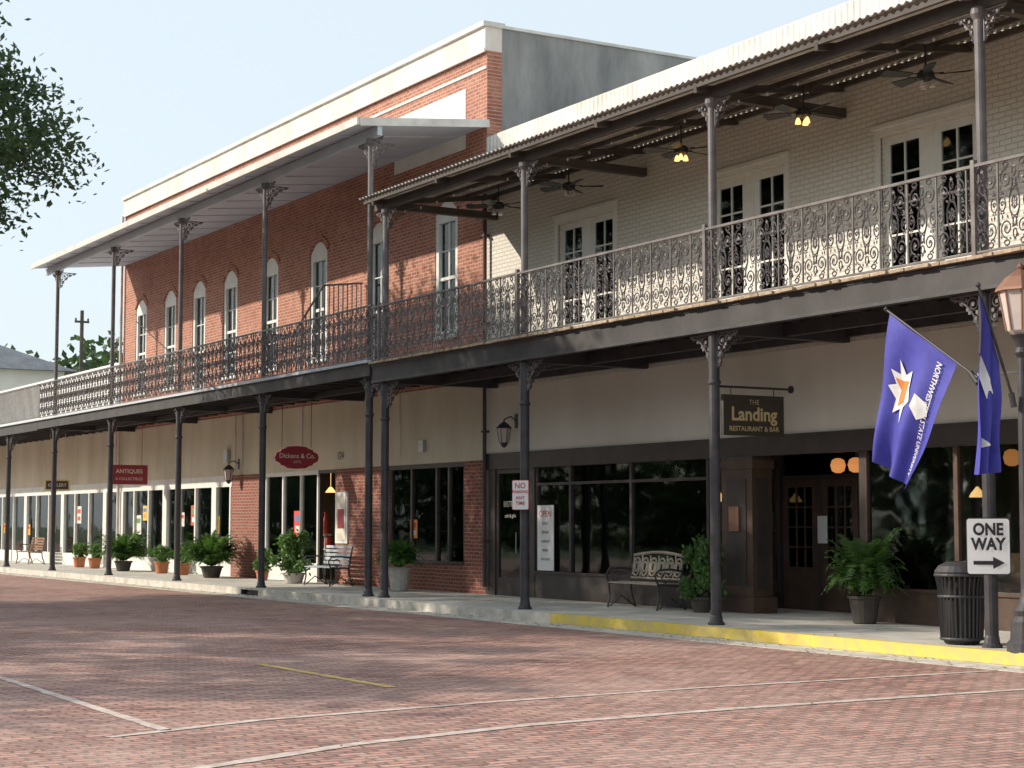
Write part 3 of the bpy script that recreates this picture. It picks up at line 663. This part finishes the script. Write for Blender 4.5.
# ================================================================ FLAGS
def flag(name,base,tip,hA,hB,fB,fA,folds,txt=True,phase=0,ndir=Vector((0,-1,0))):
    e=empty(name);b=MB();b.cyl(base,Vector(tip)+(Vector(tip)-Vector(base))*.03,.016,n=8);b.lathe(tuple(Vector(tip)+(Vector(tip)-Vector(base))*.03-Vector((0,0,.03))),[(.005,0),(.035,.03),(.005,.07)],8)
    bb_=Vector(base);b.cyl(bb_-Vector((0,0,.06)),bb_+(Vector(tip)-bb_)*.08,.035,n=8);b.obj('pole',[M_blk],e)
    hA,hB,fB,fA=map(Vector,(hA,hB,fB,fA))
    def S(u,v):
        p=hA*(1-u)*(1-v)+hB*u*(1-v)+fB*u*v+fA*(1-u)*v
        sag=.05*math.sin(math.pi*v)
        p=p+ndir*(folds*v**.6*math.sin(2*math.pi*(1.9*u+.25*v)+phase)+.02*math.sin(9*v+5*u))
        return p+Vector((-.02,0,-sag*(u-.5)))
    b=MB();nu,nv=48,48
    vs=[S(i/nu,j/nv) for j in range(nv+1) for i in range(nu+1)]
    b.add(vs,[(j*(nu+1)+i,j*(nu+1)+i+1,(j+1)*(nu+1)+i+1,(j+1)*(nu+1)+i) for j in range(nv) for i in range(nu)],0)
    o=b.obj('cloth',[M_flag],e,smooth=True)
    def place(me,u0,v0,L,sw,off=.012,nm='lettering'):
        for q in me.vertices:
            v=v0+q.co.x*L;u=u0+q.co.y*sw;u=min(max(u,0),1);v=min(max(v,0),1)
            p=S(u,v);du=(S(min(u+.01,1),v)-S(u-.01,v));dv=(S(u,min(v+.01,1))-S(u,v-.01));nn=du.cross(dv).normalized()
            if nn.dot(Vector((.7,-.7,0)))<0:nn=-nn
            q.co=p+nn*off
        ob=bpy.data.objects.new(nm,me);sc.collection.objects.link(ob);ob.parent=e
    if txt:
        me=text('NORTHWESTERN STATE UNIVERSITY',.1,None,0,0,M_signw,bold=.002)
        w=max(v.co.x for v in me.vertices)-min(v.co.x for v in me.vertices)
        place(me,.80,.50,.86/w,.95,.025)
    def blob(pts,m,off):
        me=bpy.data.meshes.new('emblem');n=len(pts)
        cx=sum(p[0] for p in pts)/n;cy=sum(p[1] for p in pts)/n
        V=[(cx,cy,0)];F=[];K=8
        for r in range(1,K+1):V+=[(cx+(p[0]-cx)*r/K,cy+(p[1]-cy)*r/K,0) for p in pts]
        for i in range(n):
            j=(i+1)%n;F.append((0,1+i,1+j))
            for k in range(K-1):F.append((1+k*n+i,1+(k+1)*n+i,1+(k+1)*n+j,1+k*n+j))
        me.from_pydata(V,[],F);me.materials.append(m);place(me,0,0,1,1,off,'emblem')
    if txt:
        blob([(.34,.14),(.42,.22),(.46,.12),(.52,.24),(.62,.22),(.56,.34),(.64,.42),(.52,.44),(.44,.56),(.38,.46),(.26,.44),(.32,.34),(.24,.24),(.34,.26)],M_signw,.012)
        blob([(.38,.20),(.44,.30),(.56,.28),(.50,.37),(.52,.42),(.42,.40),(.34,.42),(.37,.32)],M_orange,.018)
        blob([(.36,.62),(.46,.60),(.52,.72),(.46,.84),(.38,.80)],M_signw,.012)
    else:
        blob([(.3,.2),(.42,.15),(.52,.4),(.44,.6),(.36,.5)],M_signw,.01);blob([(.78,.3),(.84,.3),(.84,.7),(.78,.7)],M_signw,.01)
flag('university_flag',(-14.97,15.18,3.28),(-16.37,15.1,4.2),(-16.33,15.1,4.17),(-15.27,15.15,3.48),(-16.05,15.1,1.98),(-16.6,15.1,2.35),.075)
flag('university_flag',(-14.25,15.0,2.95),(-14.25,14.5,4.2),(-14.25,14.51,4.17),(-14.25,14.82,3.40),(-14.22,14.68,2.15),(-14.22,14.38,2.12),.07,txt=False,phase=1,ndir=Vector((1,0,0)))

# ================================================================ STREET FURNITURE
b=MB();lx,ly=-14.22,15.12
b.lathe((lx,ly,.15),[(.24,0),(.24,.10),(.20,.14),(.19,.34),(.15,.40),(.16,.46),(.10,.55),(.085,.62),(.075,.7),(.065,2.6),(.055,3.3),(.09,3.36),(.06,3.42),(.10,3.52),(.13,3.56)],16,0)
b.lathe((lx,ly,3.71),[(.10,0),(.16,.05),(.24,.50)],8,1);b.lathe((lx,ly,4.21),[(.29,0),(.28,.03),(.17,.16),(.08,.22),(.03,.25),(.045,.28),(.005,.33)],8,2)
for k in range(8):
    a=2*math.pi*k/8;b.cyl((lx+.165*math.cos(a),ly+.165*math.sin(a),3.76),(lx+.245*math.cos(a),ly+.245*math.sin(a),4.22),.012,n=5,m=2)
b.beam((lx-.4,ly,3.3),(lx+.4,ly,3.3),.03,.03,0)
b.obj('street_lamp',[M_blk,M_lampg,M_copper])
b=MB();tx,ty=-15.55,15.42
for k in range(30):
    a=2*math.pi*k/30;ca,sa=math.cos(a),math.sin(a)
    b.tube([(tx+.24*ca,ty+.24*sa,.2),(tx+.255*ca,ty+.255*sa,.5),(tx+.265*ca,ty+.265*sa,.8),(tx+.30*ca,ty+.30*sa,.98)],.013,4)
for r,z in ((.245,.22),(.262,.72),(.30,.97)):
    b.tube([(tx+r*math.cos(2*math.pi*i/24),ty+r*math.sin(2*math.pi*i/24),z) for i in range(24)],.018,6,0,closed=True)
b.lathe((tx,ty,.16),[(.20,0),(.22,.04),(.235,.72),(.235,.78)],20,1);b.lathe((tx,ty,.98),[(.30,0),(.31,.03),(.26,.10),(.16,.15),(.15,.13)],24,0)
b.obj('trash_can',[M_blk,M_blackp])
def bench(L=1.45,kind=0):
    b=MB();D=.55
    for x in (-L/2,L/2):
        b.tube([(x,-D*.5,0),(x,-D*.42,.22),(x,-D*.46,.42)],.02,6,0);b.tube([(x,D*.55,0),(x,D*.38,.25),(x,D*.36,.42),(x,D*.52,.88)],.02,6,0)
        b.tube([(x,-D*.46,.42),(x,D*.36,.40)],.02,6,0)
        b.tube([(x,-D*.46,.42),(x,-D*.56,.56),(x,-D*.42,.66),(x,0,.67),(x,D*.42,.64)],.018,6,0)
        b.tube([(x,-D*.45+.02,.02),(x,0,.20),(x,D*.5,.02)],.014,5,0)
        b.tube([(x,a,z) for (_,a,z) in [(0,-.1+.08*math.cos(t),.53+.08*math.sin(t)) for t in [.6*i for i in range(11)]]],.01,4,0)
    for i in range(7):
        y=-D*.44+i*D*.8/6;b.box(-L/2,L/2,y-.028,y+.028,.425-.01*abs(i-3)/3,.447-.01*abs(i-3)/3,1)
    def back(z):return D*.36+(z-.42)*(D*.16/.46)
    if kind==0:
        b.tube([(-L/2+L*i/12,back(.88+.06*math.sin(math.pi*i/12)),.88+.06*math.sin(math.pi*i/12)) for i in range(13)],.026,6,1);b.tube([(-L/2,back(.50),.50),(L/2,back(.50),.50)],.02,6,1)
        for k in range(6):
            cx=-L/2+L*(k+.5)/6
            for rr_ in (.10,.055):
                b.tube([(cx+rr_*math.cos(2*math.pi*i/14),back(.69+1.5*rr_*math.sin(2*math.pi*i/14)),.69+1.5*rr_*math.sin(2*math.pi*i/14)) for i in range(14)],.017,5,1,closed=True)
            b.tube([(cx-.12,back(.52),.52),(cx-.07,back(.69),.69),(cx-.12,back(.88),.88)],.015,4,1)
    else:
        for i in range(5):
            z=.52+i*.09;b.box(-L/2,L/2,back(z)-.012,back(z)+.012,z-.03,z+.03,1)
    return b
inst('park_bench',bench(1.45,0).mesh('bench_a',[M_blk,M_bronze]),None,(-24.6,17.15,.15),0)
inst('park_bench',bench(1.4,1).mesh('bench_b',[M_blk,M_soffit]),None,(-37.2,17.1,.15),0)
inst('park_bench',bench(1.5,1).mesh('bench_c',[M_wood,M_wood]),None,(-61.6,17.0,.15),0)
def wl(x,z):
    b=MB();y=YW-.3
    b.tube([(x,YW,z+.15),(x,YW-.15,z+.25),(x,y,z+.18),(x,y,z+.1)],.014,6,0);b.box(x-.05,x+.05,YW-.03,YW-.014,z+.02,z+.3,0)
    b.lathe((x,y,z-.35),[(.015,0),(.04,.04),(.09,.08),(.13,.36)],6,1);b.lathe((x,y,z+.01),[(.16,0),(.08,.09),(.02,.13),(.005,.17)],6,0);b.lathe((x,y,z-.37),[(.01,0),(.05,.03),(.09,.10)],6,0)
    for k in range(6):
        a=math.pi*2*k/6;b.cyl((x+.09*math.cos(a),y+.09*math.sin(a),z-.27),(x+.132*math.cos(a),y+.132*math.sin(a),z+.01),.009,n=4,m=0)
    b.obj('wall_lantern',[M_blk,M_lampg])
wl(-29.9,3.42);wl(-44.4,2.98)
for x,y in ((-21.14,18.4),(-20.76,18.42),(-20.05,18.15),(-17.3,18.15),(-18.7,18.15),(-16.5,18.15)):
    b=MB();b.lathe((x,y,2.36),[(.04*1,0),(.095,.03),(.12,.12),(.095,.20),(.04,.23)],14,0);b.cyl((x,y,2.58),(x,y,2.9),.004,n=4,m=1);b.obj('paper_lantern',[M_lantern,M_blk],smooth=False)

# ================================================================ PLANTS
def fern_mesh(rad,h,n=80,seed=1,leaf=.09):
    rnd=random.Random(seed);b=MB()
    for k in range(n):
        a=rnd.uniform(0,2*math.pi);rr=rad*rnd.uniform(.35,1.05);hh=h*rnd.uniform(.35,1.0);ca,sa=math.cos(a),math.sin(a)
        droop=rnd.uniform(.7,1.6);pts=[]
        for i in range(11):
            t=i/10;r=rr*t**.8;z=hh*(2.0*t-1.25*droop*t*t) if t>0 else 0
            pts.append(Vector((r*ca,r*sa,z)))
        b.tube(pts,.004,3,0,caps=False)
        side=Vector((-sa,ca,0))
        for i in range(1,11):
            p=pts[i];w=leaf*math.sin(math.pi*min(1,.15+.85*i/10))**.7*1.3+.01;d=(pts[i]-pts[i-1]).normalized()
            for j in range(2):
                q=p-d*(pts[i]-pts[i-1]).length*.5*j
                for s in (-1,1):
                    e_=q+side*s*w+d*w*.3+Vector((0,0,rnd.uniform(-.03,.02)));b.add([q-d*.018,e_,q+d*.022],[(0,1,2)],0)
    return b
def potted(name,x,y,rad,h,pot=(.16,.3),pm=None,seed=1,n=70):
    b=fern_mesh(rad,h,n,seed);z=pot[1]
    b.v=[(v[0],v[1],max(.02,v[2]+z)) for v in b.v]
    r=pot[0];b.lathe((0,0,0),[(r*.65,0),(r*.75,.02),(r*.98,z-.05),(r*1.1,z-.04),(r*1.1,z),(r*.9,z),(r*.88,z-.03)],16,1)
    b.obj(name,[M_fern,pm or M_terra],None,loc=(x,y,.15))
def bush_mesh(rx,rz,n,seed,leaf=.05):
    rnd=random.Random(seed);b=MB()
    cl=[(rnd.gauss(0,.45)*rx,rnd.gauss(0,.45)*rx,rz*rnd.uniform(.25,1.7)) for _ in range(30)]
    for k in range(n):
        c=rnd.choice(cl);p=Vector((c[0]+rnd.gauss(0,.16)*rx,c[1]+rnd.gauss(0,.16)*rx,max(.03,c[2]+rnd.gauss(0,.14)*rz)))
        u=Vector((rnd.gauss(0,1),rnd.gauss(0,1),rnd.gauss(0,1))).normalized();w=u.orthogonal().normalized()
        s=leaf*rnd.uniform(.7,1.3);b.add([p-u*s,p+w*s*.5,p+u*s,p-w*s*.5],[(0,1,2,3)],0)
    for i in range(6):b.tube([(0,0,0),(cl[i][0]*.5,cl[i][1]*.5,cl[i][2]*.5),cl[i]],[.02,.012,.005],4,1)
    return b
def potted_bush(name,x,y,rx,rz,n,seed,pot,pm):
    b=bush_mesh(rx,rz,n,seed);z=pot[1];b.v=[(v[0],v[1],v[2]+z-.05) for v in b.v];r=pot[0]
    b.lathe((0,0,0),[(r*.7,0),(r*.8,.02),(r,z-.05),(r*1.12,z-.04),(r*1.12,z),(r*.9,z),(r*.88,z-.03)],16,2)
    b.obj(name,[M_fern,M_bark,pm],None,loc=(x,y,.15))
potted('potted_fern',-19.35,17.3,.62,.90,(.22,.40),M_dpot,3,260)
potted_bush('potted_shrub',-23.1,17.2,.28,.52,2400,5,(.17,.25),M_dpot)
potted('potted_fern',-44.0,16.9,.95,.85,(.28,.30),M_dpot,7,360)
potted('potted_fern',-51.2,16.9,.9,.85,(.25,.30),M_dpot,17,290)
potted_bush('potted_shrub',-38.9,17.0,.42,.58,3000,9,(.25,.25),M_pot)
potted('potted_fern',-33.4,17.0,.55,.62,(.24,.5),M_pot,10,150)
potted_bush('potted_shrub',-41.3,17.2,.22,.3,900,11,(.16,.25),M_terra)
for i,(x,s) in enumerate(((-54.6,.2),(-56.2,.24),(-48.4,.34),(-46.7,.2))):
    potted_bush('flower_pot',x,17.1,s,.26,700,20+i,(.2,.33),M_terra)

# ================================================================ TREES
def tree_mesh(seed,R_=8.2,zc=9.3,rz=4.2,ncl=330,per=110,leaf=.12,crm=(.35,.7)):
    rnd=random.Random(seed);b=MB()
    trunk=[(0,0,-.1),(.1,.05,1.5),(.0,.2,3.2),(.2,.1,5.0)]
    b.tube(trunk,[.55,.42,.36,.28],10,1)
    ends=[]
    for k in range(9):
        a=2*math.pi*k/9+rnd.uniform(-.3,.3);rr=R_*rnd.uniform(.55,.8);z=zc+rz*rnd.uniform(-.35,.6)
        p0=Vector((.1,.1,rnd.uniform(3.2,5)));p3=Vector((rr*math.cos(a),rr*math.sin(a),z))
        p1=p0.lerp(p3,.35)+Vector((0,0,.9));p2=p0.lerp(p3,.7)+Vector((rnd.uniform(-.4,.4),rnd.uniform(-.4,.4),.5))
        b.tube([p0,p1,p2,p3],[.2,.14,.09,.04],7,1);ends+=[p2,p3]
        for j in range(5):
            q=p1.lerp(p3,rnd.random());d=Vector((rnd.gauss(0,1),rnd.gauss(0,1),rnd.gauss(.3,.6))).normalized()*rnd.uniform(1.2,2.8)
            b.tube([q,q+d*.5+Vector((0,0,.15)),q+d],[.06,.04,.015],5,1);ends.append(q+d)
    V=b.v;F=b.f;Mi=b.m
    for c in range(ncl):
        if c<len(ends):ce=ends[c]
        else:
            while True:
                d=Vector((rnd.uniform(-1,1),rnd.uniform(-1,1),rnd.uniform(-1,1)))
                if .25<d.length<1:break
            l=d.length;d=d/l*(l**.4)
            lump=1+.10*math.sin(3*math.atan2(d.y,d.x)+seed)+.07*math.sin(7*math.atan2(d.y,d.x))
            ce=Vector((d.x*R_*lump,d.y*R_*lump,zc+d.z*rz*(1+.1*math.sin(5*d.x+3*d.y))))
        cr=rnd.uniform(*crm);tw=Vector((rnd.gauss(0,1),rnd.gauss(0,1),rnd.gauss(0,.5)))*.3
        b.tube([ce-tw,ce+tw],.012,3,1,caps=False)
        for i in range(per):
            p=ce+Vector((rnd.gauss(0,cr),rnd.gauss(0,cr),rnd.gauss(0,cr*.55)))
            u=Vector((rnd.gauss(0,1),rnd.gauss(0,1),rnd.gauss(0,.8))).normalized();w=u.orthogonal().normalized();s=leaf*rnd.uniform(.6,1.2)
            o=len(V);V+=[tuple(p-u*s),tuple(p+w*s*.42),tuple(p+u*s),tuple(p-w*s*.42)];F.append((o,o+1,o+2,o+3));Mi.append(0)
    return b.mesh('oak_tree_mesh',[M_leaf,M_bark])
T1=tree_mesh(3,R_=8.5,zc=9.9,rz=3.6,ncl=600,per=180,leaf=.10,crm=(.3,.5));T2=tree_mesh(11,R_=6.5,zc=8.0,rz=3.6,ncl=230,per=60,leaf=.2,crm=(.3,.55))
inst('oak_tree',T1,None,(-39.2,2.2,0),.4)
inst('oak_tree',T2,None,(-31,-9.5,0),.4);inst('oak_tree',T2,None,(-43,-10,0),2.0);inst('oak_tree',T2,None,(-55,-9,0),3.4)
rnd=random.Random(9);b=MB()
for k in range(230):
    cx=-190+k*.93+rnd.uniform(-2,2);cy=-34+rnd.uniform(-5,4);top=11+3*math.sin(cx*.21)+rnd.uniform(-2,2);cz=rnd.uniform(.3,top)
    for i in range(70):
        p=Vector((cx+rnd.gauss(0,2.2),cy+rnd.gauss(0,1.5),max(.2,cz+rnd.gauss(0,1.6))));u=Vector((rnd.gauss(0,1),rnd.gauss(0,1),rnd.gauss(0,1))).normalized();w=u.orthogonal().normalized();s=.8
        b.add([p-u*s,p+w*s*.6,p+u*s,p-w*s*.6],[(0,1,2,3)],0)
b.obj('riverbank_trees',[M_leaf])
rnd=random.Random(5);b=MB()
for k in range(70):
    cx=-128+rnd.uniform(-6,6);cy=rnd.uniform(25,62);top=13+1.8*math.sin(cy*.5)+rnd.uniform(-1,1)
    for i in range(170):
        p=Vector((cx+rnd.gauss(0,2),cy+rnd.gauss(0,1.6),top*rnd.uniform(.35,1)-abs(rnd.gauss(0,.6))));u=Vector((rnd.gauss(0,1),rnd.gauss(0,1),rnd.gauss(0,1))).normalized();w=u.orthogonal().normalized();s=.4
        b.add([p-u*s,p+w*s*.6,p+u*s,p-w*s*.6],[(0,1,2,3)],0)
b.obj('distant_trees',[M_leaf])
b=MB();px,py=-83.8,25.4;b.cyl((px,py,0),(px,py,11.8),.13,.09,n=10);b.box(px-.05,px+.05,py-.35,py+.35,11.2,11.3);
for k in (-.3,.3):b.lathe((px,py+k,11.3),[(.04,0),(.05,.08),(.02,.14)],8)
b.obj('utility_pole',[M_bark])
hb=empty('gabled_house');b=MB();b.box(-104,-92,13,27,0,9.6,0);b.add([(-104.5,12.5,9.5),(-91.5,12.5,9.5),(-91.5,27.6,9.5),(-104.5,27.6,9.5),(-101,20,12.3),(-95,20,12.3)],[(0,1,5,4),(2,3,4,5),(1,2,5),(3,0,4),(0,3,2,1)],1)
b.obj('house_body',[M_wstucco,mat('shingle_roof',(.26,.26,.27),.9,var=.2)],hb)

# ================================================================ LIGHT
el=R(28);sd=Vector((-.60,-.80,0)).normalized();to=Vector((sd.x*math.cos(el),sd.y*math.cos(el),math.sin(el)))
w=bpy.data.worlds.new('World');sc.world=w;w.use_nodes=True;nt=w.node_tree
s=nt.nodes.new('ShaderNodeTexSky');s.sky_type='NISHITA';s.sun_disc=False;s.sun_elevation=el;s.sun_rotation=math.atan2(sd.x,sd.y)
s.dust_density=2.5;s.air_density=1.0;s.ozone_density=1.5
mx=nt.nodes.new('ShaderNodeMix');mx.data_type='RGBA';mx.inputs[0].default_value=.72;mx.inputs[7].default_value=(6.4,7.2,7.6,1)
nt.links.new(s.outputs[0],mx.inputs[6]);nt.links.new(mx.outputs[2],nt.nodes['Background'].inputs[0]);nt.nodes['Background'].inputs[1].default_value=.15
l=bpy.data.lights.new('sun','SUN');l.energy=5;l.angle=R(.6);l.color=(1,.89,.74)
lo=bpy.data.objects.new('sun',l);sc.collection.objects.link(lo);lo.rotation_euler=to.to_track_quat('Z','Y').to_euler()
cam=bpy.data.cameras.new('camera');cam.sensor_width=36;cam.lens=62.2;cam.clip_end=2000
co=bpy.data.objects.new('camera',cam);sc.collection.objects.link(co);co.location=(0,0,1.6);co.rotation_euler=(R(90+4.46),0,R(59.4));sc.camera=co
